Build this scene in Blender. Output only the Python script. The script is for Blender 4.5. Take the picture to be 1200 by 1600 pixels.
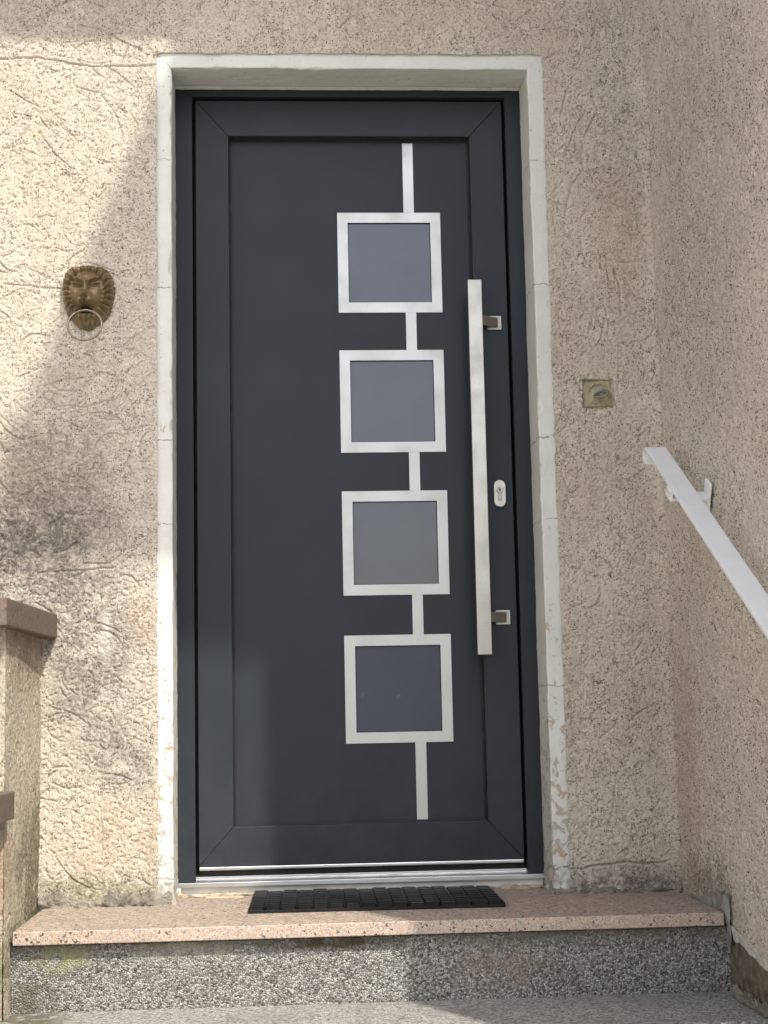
import bpy, bmesh, math, random
import numpy as np
from mathutils import Matrix, Vector

for o in list(bpy.data.objects):
    bpy.data.objects.remove(o, do_unlink=True)
scene = bpy.context.scene
C = scene.collection
R = math.radians

# ------------------------------------------------------------------ camera
CAM = Vector((-0.1809, -3.9825, 0.4544))
yaw, pit, rol = R(3.543), R(7.328), R(-1.156)
fw = Vector((math.sin(yaw)*math.cos(pit), math.cos(yaw)*math.cos(pit), math.sin(pit)))
rt = Vector((math.cos(yaw), -math.sin(yaw), 0))
up = rt.cross(fw)
r2 = rt*math.cos(rol) + up*math.sin(rol)
u2 = up*math.cos(rol) - rt*math.sin(rol)
cd = bpy.data.cameras.new('camera')
cam = bpy.data.objects.new('camera', cd)
C.objects.link(cam)
M = Matrix((r2, u2, -fw)).transposed().to_4x4()
M.translation = CAM
cam.matrix_world = M
cd.sensor_fit = 'VERTICAL'
cd.sensor_height = 36.0
cd.lens = 36.0*2455.1/1600.0
cd.clip_start = 0.05
cd.clip_end = 2000
scene.camera = cam
scene.render.resolution_x = 768
scene.render.resolution_y = 1024
scene.cycles.max_bounces = 6
scene.cycles.diffuse_bounces = 4
scene.cycles.glossy_bounces = 3

# ------------------------------------------------------------------ light
SUN = Vector((0.4, -0.75, 1.0)).normalized()          # towards the sun
elev = math.asin(SUN.z)
azim = math.atan2(SUN.x, SUN.y)
w = bpy.data.worlds.new('World')
scene.world = w
w.use_nodes = True
nt = w.node_tree
sky = nt.nodes.new('ShaderNodeTexSky')
sky.sky_type = 'NISHITA'
sky.sun_disc = False
sky.sun_elevation = elev
sky.sun_rotation = azim
sky.air_density = 1.0
sky.dust_density = 2.8
sky.ozone_density = 1.0
bg = nt.nodes['Background']
bg.inputs['Strength'].default_value = 0.15
nt.links.new(sky.outputs[0], bg.inputs[0])
sd = bpy.data.lights.new('sun', 'SUN')
sd.energy = 2.0
sd.angle = R(0.8)
sd.color = (1.0, 0.945, 0.82)
sun = bpy.data.objects.new('sun', sd)
C.objects.link(sun)
sun.rotation_euler = SUN.to_track_quat('Z', 'Y').to_euler()
sun.location = SUN*30
vs = scene.view_settings
vs.view_transform = 'Standard'
vs.look = 'None'
vs.exposure = 1.15
vs.gamma = 1.0
vs.use_curve_mapping = False

# ------------------------------------------------------------------ mesh helpers
def empty(name, loc, label, cat, group=None):
    o = bpy.data.objects.new(name, None)
    C.objects.link(o)
    o.location = loc
    o.empty_display_size = 0.05
    o['label'] = label
    o['category'] = cat
    o['kind'] = 'thing'
    if group: o['group'] = group
    return o

def adopt(o, parent):
    if parent is None: return
    o.parent = parent
    if parent.type == 'EMPTY':                     # meshes are built in world coordinates
        o.matrix_parent_inverse = Matrix.Translation(-parent.location)

def link_mesh(name, me, mat, parent=None, smooth=False):
    o = bpy.data.objects.new(name, me)
    C.objects.link(o)
    if mat is not None and not me.materials: me.materials.append(mat)
    if smooth:
        me.polygons.foreach_set('use_smooth', np.ones(len(me.polygons), dtype=bool))
    adopt(o, parent)
    return o

def np_mesh(name, V, Q):
    me = bpy.data.meshes.new(name)
    V = np.asarray(V, dtype=np.float32); Q = np.asarray(Q, dtype=np.int32)
    n = Q.shape[1]
    me.vertices.add(len(V)); me.vertices.foreach_set('co', V.ravel())
    me.loops.add(Q.size); me.loops.foreach_set('vertex_index', Q.ravel())
    me.polygons.add(len(Q))
    me.polygons.foreach_set('loop_start', np.arange(0, Q.size, n, dtype=np.int32))
    me.update(calc_edges=True)
    me.validate()
    return me

def grid_mesh(name, P, mat, parent=None, keep=None, flip=False, smooth=True):
    """P: (h,w,3) points; keep: (h-1,w-1) bool"""
    h, w_ = P.shape[:2]
    idx = np.arange(h*w_).reshape(h, w_)
    q = np.stack([idx[:-1, :-1], idx[:-1, 1:], idx[1:, 1:], idx[1:, :-1]], -1)
    if keep is not None: q = q[keep]
    q = q.reshape(-1, 4)
    if flip: q = q[:, ::-1]
    V = P.reshape(-1, 3)
    if keep is not None:
        used = np.unique(q)
        m = np.zeros(len(V), dtype=np.int64); m[used] = np.arange(len(used))
        V = V[used]; q = m[q]
    return link_mesh(name, np_mesh(name, V, q), mat, parent, smooth)

def bm_box(bm, x0, x1, y0, y1, z0, z1, bevel=0.0, seg=2):
    r = bmesh.ops.create_cube(bm, size=1.0)
    vs_ = r['verts']
    bmesh.ops.scale(bm, vec=(x1-x0, y1-y0, z1-z0), verts=vs_)
    bmesh.ops.translate(bm, vec=((x0+x1)/2, (y0+y1)/2, (z0+z1)/2), verts=vs_)
    if bevel > 0:
        es = list({e for v in vs_ for e in v.link_edges})
        bmesh.ops.bevel(bm, geom=es, offset=bevel, segments=seg, profile=0.5, affect='EDGES')

def box(name, x0, x1, y0, y1, z0, z1, mat, parent=None, bevel=0.0, seg=2):
    bm = bmesh.new()
    bm_box(bm, x0, x1, y0, y1, z0, z1, bevel, seg)
    me = bpy.data.meshes.new(name); bm.to_mesh(me); bm.free()
    return link_mesh(name, me, mat, parent)

def from_bm(name, bm, mat, parent=None, smooth=False):
    bmesh.ops.recalc_face_normals(bm, faces=bm.faces)
    me = bpy.data.meshes.new(name); bm.to_mesh(me); bm.free()
    return link_mesh(name, me, mat, parent, smooth)

def prism(name, poly, a, b, axis, mat, parent=None, bevel=0.0):
    """extrude a 2D polygon along an axis ('x','y','z') from a to b"""
    bm = bmesh.new()
    def pt(p, t):
        if axis == 'y': return (p[0], t, p[1])
        if axis == 'x': return (t, p[0], p[1])
        return (p[0], p[1], t)
    A = [bm.verts.new(pt(p, a)) for p in poly]
    B = [bm.verts.new(pt(p, b)) for p in poly]
    n = len(poly)
    bm.faces.new(A); bm.faces.new(B[::-1])
    for i in range(n):
        bm.faces.new((A[i], B[i], B[(i+1) % n], A[(i+1) % n]))
    bmesh.ops.recalc_face_normals(bm, faces=bm.faces)
    if bevel > 0:
        bmesh.ops.bevel(bm, geom=list(bm.edges), offset=bevel, segments=2, profile=0.5, affect='EDGES')
    return from_bm(name, bm, mat, parent)

def tube(bm, pts, rad, n=10, closed=False):
    pts = [Vector(p) for p in pts]
    rings = []
    m = len(pts)
    for i, p in enumerate(pts):
        a = pts[(i-1) % m] if (closed or i > 0) else p
        b = pts[(i+1) % m] if (closed or i < m-1) else p
        t = (b-a).normalized()
        s = t.cross(Vector((0.13, 0.9, 0.37))).normalized()
        q = t.cross(s)
        rr = rad[i] if isinstance(rad, (list, tuple)) else rad
        rings.append([bm.verts.new(p + (s*math.cos(k*2*math.pi/n) + q*math.sin(k*2*math.pi/n))*rr) for k in range(n)])
    for i in range(m if closed else m-1):
        A, B = rings[i], rings[(i+1) % m]
        for k in range(n):
            bm.faces.new((A[k], A[(k+1) % n], B[(k+1) % n], B[k]))
    if not closed:
        bm.faces.new(rings[0][::-1]); bm.faces.new(rings[-1])

# ------------------------------------------------------------------ numpy noise
def _h(ix, iy, seed):
    n = (ix.astype(np.int64)*374761393 + iy.astype(np.int64)*668265263 + seed*1274126177) & 0xFFFFFFFF
    n = ((n ^ (n >> 13))*1274126177) & 0xFFFFFFFF
    return ((n ^ (n >> 16)) & 0xFFFF)/65535.0

def vn(x, y, seed=0):
    ix = np.floor(x); iy = np.floor(y)
    fx = x-ix; fy = y-iy
    fx = fx*fx*(3-2*fx); fy = fy*fy*(3-2*fy)
    a = _h(ix, iy, seed); b = _h(ix+1, iy, seed); c = _h(ix, iy+1, seed); d = _h(ix+1, iy+1, seed)
    return (a*(1-fx)+b*fx)*(1-fy) + (c*(1-fx)+d*fx)*fy - 0.5

def fbm(x, y, seed=0, octv=3):
    s = 0; a = 1.0
    for k in range(octv):
        s = s + a*vn(x*2**k+k*17.3, y*2**k-k*9.1, seed+k)
        a *= 0.5
    return s

def carve(Hm, pts, depth, sig, res):
    """stamp points (n,2) in pixel coords as grooves; depth, sig arrays (m)"""
    h, w_ = Hm.shape
    px = pts[:, 0]; py = pts[:, 1]
    ix = np.round(px).astype(int); iy = np.round(py).astype(int)
    for dy in (-2, -1, 0, 1, 2):
        for dx in (-2, -1, 0, 1, 2):
            jx = ix+dx; jy = iy+dy
            ok = (jx >= 0) & (jx < w_) & (jy >= 0) & (jy < h)
            d2 = ((jx-px)**2+(jy-py)**2)*res*res
            val = -depth*np.exp(-d2/(2*sig*sig))
            np.minimum.at(Hm, (jy[ok], jx[ok]), val[ok])

def strokes(rng, n, W, H, lmin, lmax, curv, angle=None, spread=math.pi, depth=0.002, sig=0.0018, step=0.0012, density=None, wob=0.0):
    P = []; Dp = []; Sg = []
    for i in range(n):
        x, y = rng.uniform(0, W), rng.uniform(0, H)
        if density is not None and rng.uniform() > density(x, y): continue
        L = lmin*(lmax/lmin)**(rng.uniform()**1.6)
        a = rng.uniform(-math.pi, math.pi) if angle is None else angle + rng.normal(0, spread)
        k = rng.normal(0, curv)
        m = max(3, int(L/step))
        t = np.arange(m)*step
        th = a + k*t + wob*np.cumsum(rng.normal(0, 1, m))*0.06
        xs = x+np.cumsum(np.cos(th))*step; ys = y+np.cumsum(np.sin(th))*step
        env = np.sin(np.pi*np.linspace(0.06, 0.94, m))**0.5
        dd = depth*rng.uniform(0.5, 1.25)
        P.append(np.stack([xs, ys], 1)); Dp.append(dd*env*(0.75+0.5*rng.uniform(size=m))); Sg.append(np.full(m, sig*rng.uniform(0.75, 1.25)))
    return np.concatenate(P), np.concatenate(Dp), np.concatenate(Sg)

def polyline(pts, depth, sig, rng, step=0.0012, wob=0.0015):
    pts = np.array(pts, float)
    out = []
    for a, b in zip(pts[:-1], pts[1:]):
        m = max(2, int(np.hypot(*(b-a))/step))
        t = np.linspace(0, 1, m, endpoint=False)[:, None]
        out.append(a+(b-a)*t)
    q = np.concatenate(out)
    s = np.arange(len(q))*step
    nx = fbm(s*60, s*0+3.3, int(rng.integers(1000)), 3)*wob*2; ny = fbm(s*60, s*0+8.3, int(rng.integers(1000)), 3)*wob*2
    q = q+np.stack([nx, ny], 1)
    return q, np.full(len(q), depth)*(0.6+0.8*rng.uniform(size=len(q))), np.full(len(q), sig)

def plaster_height(u0, u1, v0, v1, ru, rv, seed, lines=(), n_long=90, n_dash=4200, n_dot=1500, dash_angle=None, dash_spread=0.6, rough=1.0, density=None, long_angle=None):
    """height map (m, + = proud) over u,v; returns U,V,H"""
    rng = np.random.default_rng(seed)
    W, Hh = u1-u0, v1-v0
    nu = int(W/ru)+1; nv = int(Hh/rv)+1
    u = np.linspace(u0, u1, nu); v = np.linspace(v0, v1, nv)
    U, V = np.meshgrid(u, v)
    A = W*Hh
    G = np.zeros_like(U)
    res = min(ru, rv)
    def put(args):
        p, d, s = args
        q = np.stack([p[:, 0]/ru, p[:, 1]/rv], 1)
        carve(G, q, d, s, res)
    put(strokes(rng, int(n_dash*A), W, Hh, 0.004, 0.022, 30, dash_angle, dash_spread, 0.0040, 0.0013, density=density, wob=1.0))
    put(strokes(rng, int(n_long*A), W, Hh, 0.02, 0.19, 14, long_angle, 0.7, 0.0058, 0.0012, density=density, wob=0.6))
    # drag pits
    put(strokes(rng, int(n_dot*A), W, Hh, 0.0025, 0.005, 5, None, 1, 0.0060, 0.0018))
    for pl in lines:
        pts, dep, sg = pl
        a = polyline([(x-u0, z-v0) for x, z in pts], dep, sg, rng)
        put(a)
    H = G*rough
    H = H + 0.0014*rough*fbm(U*230, V*230, seed+5, 2) + 0.0010*fbm(U*34, V*34, seed+9, 2) + 0.005*fbm(U*5, V*5, seed+11, 2)
    return U, V, H

# ------------------------------------------------------------------ material helpers
class N:
    def __init__(s, name):
        s.m = bpy.data.materials.new(name); s.m.use_nodes = True
        s.t = s.m.node_tree; s.b = s.t.nodes['Principled BSDF']; s.out = s.t.nodes['Material Output']
        s.tc = s.t.nodes.new('ShaderNodeTexCoord').outputs['Object']
    def _in(s, sock, v):
        if v is None: return
        if isinstance(v, bpy.types.NodeSocket): s.t.links.new(v, sock)
        elif isinstance(v, (tuple, list)) and len(v) == 3 and sock.type == 'RGBA': sock.default_value = (*v, 1)
        else: sock.default_value = v
    def noise(s, scale, detail=3, rough=0.55, vec=None, dist=0.0, col=False):
        n = s.t.nodes.new('ShaderNodeTexNoise')
        s._in(n.inputs['Vector'], vec or s.tc); n.inputs['Scale'].default_value = scale
        n.inputs['Detail'].default_value = detail; n.inputs['Roughness'].default_value = rough; n.inputs['Distortion'].default_value = dist
        return n.outputs['Color' if col else 'Fac']
    def voro(s, scale, feature='F1', out='Distance', vec=None, rnd=1.0):
        n = s.t.nodes.new('ShaderNodeTexVoronoi'); n.feature = feature
        s._in(n.inputs['Vector'], vec or s.tc); n.inputs['Scale'].default_value = scale; n.inputs['Randomness'].default_value = rnd
        return n.outputs[out]
    def math(s, op, a, b=None, c=None, clamp=False):
        n = s.t.nodes.new('ShaderNodeMath'); n.operation = op; n.use_clamp = clamp
        s._in(n.inputs[0], a); s._in(n.inputs[1], b)
        if c is not None: s._in(n.inputs[2], c)
        return n.outputs[0]
    def ramp(s, v, lo, hi, a=0.0, b=1.0):
        n = s.t.nodes.new('ShaderNodeMapRange'); n.clamp = True; n.interpolation_type = 'SMOOTHSTEP'
        s._in(n.inputs[0], v); n.inputs[1].default_value = lo; n.inputs[2].default_value = hi; n.inputs[3].default_value = a; n.inputs[4].default_value = b
        return n.outputs[0]
    def cramp(s, v, stops, const=False):
        n = s.t.nodes.new('ShaderNodeValToRGB'); s._in(n.inputs[0], v)
        e = n.color_ramp.elements
        if const: n.color_ramp.interpolation = 'CONSTANT'
        while len(e) < len(stops): e.new(0.5)
        for el, (p, c) in zip(e, stops): el.position = p; el.color = (*c, 1)
        return n.outputs[0]
    def mix(s, f, a, b, mode='MIX'):
        n = s.t.nodes.new('ShaderNodeMix'); n.data_type = 'RGBA'; n.blend_type = mode
        s._in(n.inputs[0], f); s._in(n.inputs[6], a); s._in(n.inputs[7], b)
        return n.outputs[2]
    def sep(s, v=None):
        n = s.t.nodes.new('ShaderNodeSeparateXYZ'); s._in(n.inputs[0], v or s.tc); return n.outputs
    def mapping(s, scale, loc=(0, 0, 0), rot=(0, 0, 0), vec=None):
        n = s.t.nodes.new('ShaderNodeMapping'); s._in(n.inputs[0], vec or s.tc)
        n.inputs['Scale'].default_value = scale; n.inputs['Location'].default_value = loc; n.inputs['Rotation'].default_value = rot
        return n.outputs[0]
    def blob(s, c, r, soft=0.7):
        """1 inside an ellipsoid patch centred c with radii r, falling to 0"""
        v = s.mapping((1/r[0], 1/r[1], 1/r[2]), (-c[0]/r[0], -c[1]/r[1], -c[2]/r[2]))
        n = s.t.nodes.new('ShaderNodeVectorMath'); n.operation = 'LENGTH'; s._in(n.inputs[0], v)
        return s.ramp(n.outputs['Value'], 1.0-soft, 1.0, 1.0, 0.0)
    def bump(s, h, strength, dist, prev=None):
        n = s.t.nodes.new('ShaderNodeBump'); s._in(n.inputs['Height'], h)
        n.inputs['Strength'].default_value = strength; n.inputs['Distance'].default_value = dist
        if prev is not None: s._in(n.inputs['Normal'], prev)
        return n.outputs[0]
    def done(s, col=None, rough=None, metal=None, normal=None, spec=None, **kw):
        b = s.b
        s._in(b.inputs['Base Color'], col); s._in(b.inputs['Roughness'], rough); s._in(b.inputs['Metallic'], metal)
        s._in(b.inputs['Normal'], normal); s._in(b.inputs['Specular IOR Level'], spec)
        for k, v in kw.items(): s._in(b.inputs[k.replace('_', ' ')], v)
        return s.m

def plaster_mat(name, base, dark, stains_and_shade, moss=(), specks=0.85):
    n = N(name)
    big = n.noise(3.2, 4, 0.6); mid = n.noise(26, 3); fine = n.noise(210, 2, 0.7)
    col = n.mix(n.ramp(big, 0.35, 0.65), dark, base)
    pale = tuple(min(1, c*1.14) for c in base)
    col = n.mix(n.ramp(mid, 0.45, 0.75, 0, 0.6), col, pale)
    warm = (base[0]*0.95, base[1]*0.86, base[2]*0.74)
    col = n.mix(n.ramp(n.noise(9, 4, 0.65), 0.60, 0.74, 0, 0.5), col, warm)
    col = n.mix(n.ramp(fine, 0.30, 0.75, 0.42, 0.0), col, tuple(c*0.42 for c in dark))
    # exposed dark grains
    v = n.voro(195); pick = n.voro(195, out='Color')
    sp = n.math('MULTIPLY', n.ramp(v, 0.30, 0.48, 1, 0), n.ramp(n.sep(pick)[0], 0.74, 0.76))
    sp = n.math('MULTIPLY', sp, n.ramp(n.noise(12, 2), 0.40, 0.56, 0.35, 1))
    col = n.mix(n.math('MULTIPLY', sp, specks), col, (0.07, 0.055, 0.045))
    v2 = n.voro(300); pick2 = n.voro(300, out='Color')
    sp2 = n.math('MULTIPLY', n.ramp(v2, 0.25, 0.45, 1, 0), n.ramp(n.sep(pick2)[1], 0.83, 0.86))
    col = n.mix(n.math('MULTIPLY', sp2, specks*0.75), col, (0.12, 0.095, 0.075))
    sp3 = n.math('MULTIPLY', n.ramp(v, 0.15, 0.38, 1, 0), n.ramp(n.sep(pick)[2], 0.90, 0.93))
    col = n.mix(n.math('MULTIPLY', sp3, 0.6), col, (0.78, 0.74, 0.67))
    # dark drag lines left by the grit
    patchy = n.ramp(n.noise(6.5, 3, 0.6), 0.36, 0.58, 0.30, 1)
    for sc_, wd, lo, amt, sd_ in ((11, 0.0060, 0.47, 0.9, 7.7), (46, 0.019, 0.46, 0.85, 1.7), (85, 0.030, 0.50, 0.65, 4.1)):
        f = n.noise(sc_, 2, 0.5, vec=n.mapping((1, 1, 1), (sd_, sd_*2, -sd_)), dist=1.4 if sc_ < 20 else 0.7)
        ln = n.ramp(n.math('ABSOLUTE', n.math('SUBTRACT', f, 0.5)), wd*0.5, wd, 1, 0)
        br = n.ramp(n.noise(max(sc_*0.9, 22), 2, 0.6, vec=n.mapping((1, 1, 1), (9+sd_, 1, 5))), lo, lo+0.10)
        ln = n.math('MULTIPLY', ln, patchy)
        col = n.mix(n.math('MULTIPLY', n.math('MULTIPLY', ln, br), amt), col, (0.14, 0.115, 0.09))
    # dirt with shapes of its own, and painted cap shade on the parapet
    fields = [n.ramp(n.noise(k, 4, 0.72), 0.32, 0.55) for k in (11, 17)]
    grit = n.ramp(n.noise(75, 3, 0.75), 0.36, 0.60, 0.35, 1)
    fields = [n.math('MULTIPLY', f_, grit) for f_ in fields]
    for (c, r, amt, colr, sc) in stains_and_shade:
        m = n.math('MULTIPLY', n.blob(c, r), fields[0] if sc < 15 else fields[1])
        col = n.mix(n.math('MULTIPLY', m, amt), col, colr)
    nb = n.bump(n.noise(300, 3, 0.75), 0.8, 0.003)
    nb = n.bump(v2, 0.35, 0.001, nb)
    return n.done(col, 0.93, 0.0, nb, 0.2)

GREY = (0.16, 0.15, 0.135); BLACKISH = (0.085, 0.08, 0.075); MOSS = (0.17, 0.17, 0.09); RUST = (0.36, 0.23, 0.15); PALE = (0.62, 0.60, 0.55); OCHRE = (0.56, 0.42, 0.24)
M_wall = plaster_mat('house_plaster', (0.71, 0.65, 0.55), (0.615, 0.55, 0.46), [
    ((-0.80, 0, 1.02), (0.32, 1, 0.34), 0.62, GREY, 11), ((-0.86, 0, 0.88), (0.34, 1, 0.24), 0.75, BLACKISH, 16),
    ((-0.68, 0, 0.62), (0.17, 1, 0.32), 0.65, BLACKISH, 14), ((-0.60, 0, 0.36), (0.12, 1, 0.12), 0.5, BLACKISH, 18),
    ((-0.84, 0, 1.10), (0.14, 1, 0.16), 0.28, RUST, 20), ((-0.55, 0, 0.70), (0.06, 1, 0.10), 0.35, RUST, 22),
    ((-0.64, 0, 0.66), (0.022, 1, 0.11), 0.8, PALE, 25), ((-0.62, 0, 0.16), (0.22, 1, 0.14), 0.35, OCHRE, 13),
    ((-0.70, 0, 0.03), (0.30, 1, 0.07), 0.75, MOSS, 18), ((0.66, 0, 0.0), (0.28, 1, 0.085), 0.8, BLACKISH, 17),
    ((0.70, 0, 1.70), (0.10, 1, 0.25), 0.35, RUST, 20), ((0.78, 0, 2.1), (0.22, 1, 0.5), 0.25, GREY, 9), ((-0.9, 0, 2.35), (0.6, 1, 0.2), 0.3, GREY, 8)])
M_side = plaster_mat('wing_plaster', (0.78, 0.72, 0.65), (0.69, 0.63, 0.56), [
    ((0.79, -0.3, 0.03), (1, 0.35, 0.13), 0.75, GREY, 14), ((0.79, -0.12, 0.3), (1, 0.2, 0.5), 0.35, RUST, 12),
    ((0.79, -0.5, 1.7), (1, 0.6, 0.8), 0.25, GREY, 7)], specks=1.0)
M_para = plaster_mat('parapet_plaster', (0.61, 0.545, 0.435), (0.50, 0.44, 0.345), [
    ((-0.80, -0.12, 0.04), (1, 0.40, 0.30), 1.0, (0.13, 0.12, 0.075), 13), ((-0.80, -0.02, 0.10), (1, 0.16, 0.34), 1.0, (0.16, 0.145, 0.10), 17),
    ((-0.80, -0.25, 0.62), (1, 0.4, 0.12), 0.7, (0.22, 0.13, 0.09), 14), ((-0.80, -0.55, 0.15), (1, 0.2, 0.2), 0.6, RUST, 12),  # brown patch below the cap puts the cap's shade into the colour
    ((-0.80, -0.5, -0.1), (1, 0.5, 0.14), 0.8, MOSS, 13)], specks=0.5)

def paint_mat():
    n = N('surround_paint')
    z = n.sep()[2]
    col = n.mix(n.ramp(n.noise(7, 3), 0.35, 0.7), (0.63, 0.645, 0.61), (0.69, 0.705, 0.67))
    col = n.mix(n.ramp(n.noise(60, 3, 0.7), 0.55, 0.8, 0, 0.4), col, (0.50, 0.50, 0.46))
    low = n.ramp(z, 0.15, 1.1, 1, 0)
    thr = n.math('ADD', n.noise(34, 5, 0.72, dist=0.6), n.math('MULTIPLY', low, 0.115))
    flake = n.ramp(thr, 0.66, 0.68)
    under = n.mix(n.ramp(n.noise(13, 3), 0.42, 0.6), (0.40, 0.36, 0.30), (0.46, 0.32, 0.21))
    col = n.mix(n.math('MULTIPLY', flake, 0.85), col, under)
    sp = n.math('MULTIPLY', n.ramp(n.voro(140), 0.16, 0.32, 1, 0), n.ramp(n.sep(n.voro(140, out='Color'))[0], 0.88, 0.9))
    sp = n.math('MULTIPLY', sp, n.ramp(n.noise(9, 2), 0.45, 0.62))
    col = n.mix(n.math('MULTIPLY', sp, 0.75), col, (0.16, 0.15, 0.13))
    # hairline cracks across the band
    wob = n.math('MULTIPLY', n.math('SUBTRACT', n.noise(26, 4, 0.7), 0.5), 0.035)
    cr = None
    zz = n.math('ADD', z, wob)
    for zc, wd in ((1.905, .0007), (1.565, .0010), (1.16, .0012), (0.945, .0007), (0.52, .0008), (0.062, .0016)):
        d = n.math('ABSOLUTE', n.math('SUBTRACT', zz, zc))
        k = n.ramp(d, wd, wd*2.0, 1, 0)
        cr = k if cr is None else n.math('MAXIMUM', cr, k)
    cr = n.math('MULTIPLY', cr, n.ramp(n.noise(45, 2), 0.36, 0.5, 0.2, 1))
    col = n.mix(n.math('MULTIPLY', cr, 0.6), col, (0.09, 0.085, 0.075))
    # grime at the foot
    g = n.math('MULTIPLY', n.ramp(z, 0.0, 0.11, 1, 0), n.ramp(n.noise(22, 4, 0.7), 0.38, 0.6))
    col = n.mix(n.math('MULTIPLY', g, 0.75), col, (0.24, 0.225, 0.19))
    h = n.math('SUBTRACT', n.math('MULTIPLY', n.noise(120, 3, 0.6), 0.5), n.math('ADD', n.math('MULTIPLY', flake, 0.7), cr))
    return n.done(col, 0.72, 0, n.bump(h, 0.6, 0.0015), 0.3)
M_paint = paint_mat()

def granite_mat(name, fine=1.0, base=((0.45, 0.32, 0.25), (0.50, 0.39, 0.315), (0.43, 0.375, 0.32)), dirt=0.3):
    n = N(name)
    wv = n.t.nodes.new('ShaderNodeVectorMath'); wv.operation = 'ADD'
    n._in(wv.inputs[0], n.tc)
    sc = n.t.nodes.new('ShaderNodeVectorMath'); sc.operation = 'SCALE'; n._in(sc.inputs[0], n.noise(120*fine, 2, col=True)); sc.inputs['Scale'].default_value = 0.006/fine
    n._in(wv.inputs[1], sc.outputs[0])
    v = wv.outputs[0]
    c = n.sep(n.voro(150*fine, out='Color', vec=v))
    lum = base[1][1]/0.39
    col = n.cramp(c[0], [(0.0, base[0]), (0.36, base[1]), (0.66, base[2]), (0.86, tuple(k_*lum for k_ in (0.33, 0.31, 0.29))), (0.955, (0.05, 0.046, 0.045))], True)
    c2 = n.sep(n.voro(360*fine, out='Color', vec=v))
    col = n.mix(n.ramp(c2[0], 0.86, 0.9, 0, 0.8), col, (0.12, 0.105, 0.10))
    col = n.mix(n.ramp(c2[1], 0.84, 0.88, 0, 0.6), col, tuple(k_*lum for k_ in (0.66, 0.58, 0.50)))
    col = n.mix(n.ramp(n.noise(4.5, 4, 0.65), 0.45, 0.72, 0, dirt), col, tuple(k_*lum for k_ in (0.30, 0.26, 0.21)))
    return n, col
n, col = granite_mat('pink_granite', 1.35)
M_granite = n.done(col, n.ramp(n.noise(80, 2), 0.3, 0.7, 0.42, 0.62), 0, n.bump(n.noise(300, 2), 0.25, 0.0008), 0.5)
n, col = granite_mat('flamed_granite', 0.95, ((0.36, 0.275, 0.22), (0.46, 0.375, 0.305), (0.30, 0.265, 0.225)), 0.5)
M_flamed = n.done(col, 0.8, 0, n.bump(n.noise(170, 3, 0.65, vec=n.mapping((1, 1, 1))), 0.9, 0.003), 0.3)
n, col = granite_mat('cap_stone', 1.1, ((0.135, 0.098, 0.072), (0.165, 0.122, 0.09), (0.12, 0.098, 0.078)), 0.4)
M_cap = n.done(col, 0.7, 0, n.bump(n.noise(260, 3), 0.5, 0.001), 0.3)

def terrazzo(name, scale, contrast, white, black, midc, bumpd):
    n = N(name)
    v = n.voro(scale); c = n.sep(n.voro(scale, out='Color'))
    edge = n.voro(scale, feature='DISTANCE_TO_EDGE')
    col = n.cramp(c[0], [(0.0, black), (0.20, midc), (0.46, tuple(m*1.5 for m in midc)), (0.66, white), (0.9, tuple(min(1, q*1.15) for q in white))], True)
    col = n.mix(n.ramp(c[1], 0.2, 0.9, 0.35, 0.0), col, midc)
    col = n.mix(n.ramp(edge, 0.02, 0.10, 0.9, 0.0), col, tuple(m*0.55 for m in midc))
    c2 = n.sep(n.voro(scale*2.3, out='Color'))
    col = n.mix(n.ramp(c2[0], 0.74, 0.8, 0, 0.55*contrast), col, black)
    col = n.mix(n.ramp(c2[1], 0.80, 0.85, 0, 0.6*contrast), col, white)
    return n, col, v, edge
n, col, v, edge = terrazzo('washed_concrete', 225, 0.8, (0.50, 0.49, 0.46), (0.055, 0.055, 0.053), (0.19, 0.185, 0.175), 0.002)
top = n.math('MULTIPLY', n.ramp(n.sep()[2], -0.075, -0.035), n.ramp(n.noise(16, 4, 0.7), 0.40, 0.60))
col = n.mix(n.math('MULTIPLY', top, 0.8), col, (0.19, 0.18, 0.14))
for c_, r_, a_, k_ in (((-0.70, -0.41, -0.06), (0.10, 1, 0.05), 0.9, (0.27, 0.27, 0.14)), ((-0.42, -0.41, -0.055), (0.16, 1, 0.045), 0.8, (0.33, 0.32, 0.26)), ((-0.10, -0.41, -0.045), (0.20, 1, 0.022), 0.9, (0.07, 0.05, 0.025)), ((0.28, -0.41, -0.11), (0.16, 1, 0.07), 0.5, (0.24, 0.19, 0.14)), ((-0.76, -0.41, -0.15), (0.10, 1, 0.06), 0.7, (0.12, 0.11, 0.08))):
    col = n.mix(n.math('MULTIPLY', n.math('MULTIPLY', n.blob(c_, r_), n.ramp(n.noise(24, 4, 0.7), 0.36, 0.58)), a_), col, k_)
hgt = n.ramp(v, 0.1, 0.75, 1, 0)
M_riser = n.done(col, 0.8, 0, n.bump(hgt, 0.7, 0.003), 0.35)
n, col, v, edge = terrazzo('worn_terrazzo', 190, 0.8, (0.48, 0.475, 0.45), (0.07, 0.07, 0.068), (0.27, 0.265, 0.255), 0.001)
col = n.mix(n.ramp(n.noise(6, 4, 0.7), 0.45, 0.7, 0, 0.45), col, (0.20, 0.19, 0.17))
for c_, r_, a_, k_ in (((-0.76, -0.5, -0.17), (0.13, 0.3, 0.2), 0.9, (0.10, 0.095, 0.06)),):
    col = n.mix(n.math('MULTIPLY', n.math('MULTIPLY', n.blob(c_, r_), n.ramp(n.noise(24, 4, 0.7), 0.36, 0.56)), a_), col, k_)
M_tread = n.done(col, 0.78, 0, n.bump(n.noise(300, 2), 0.4, 0.001), 0.35)

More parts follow.
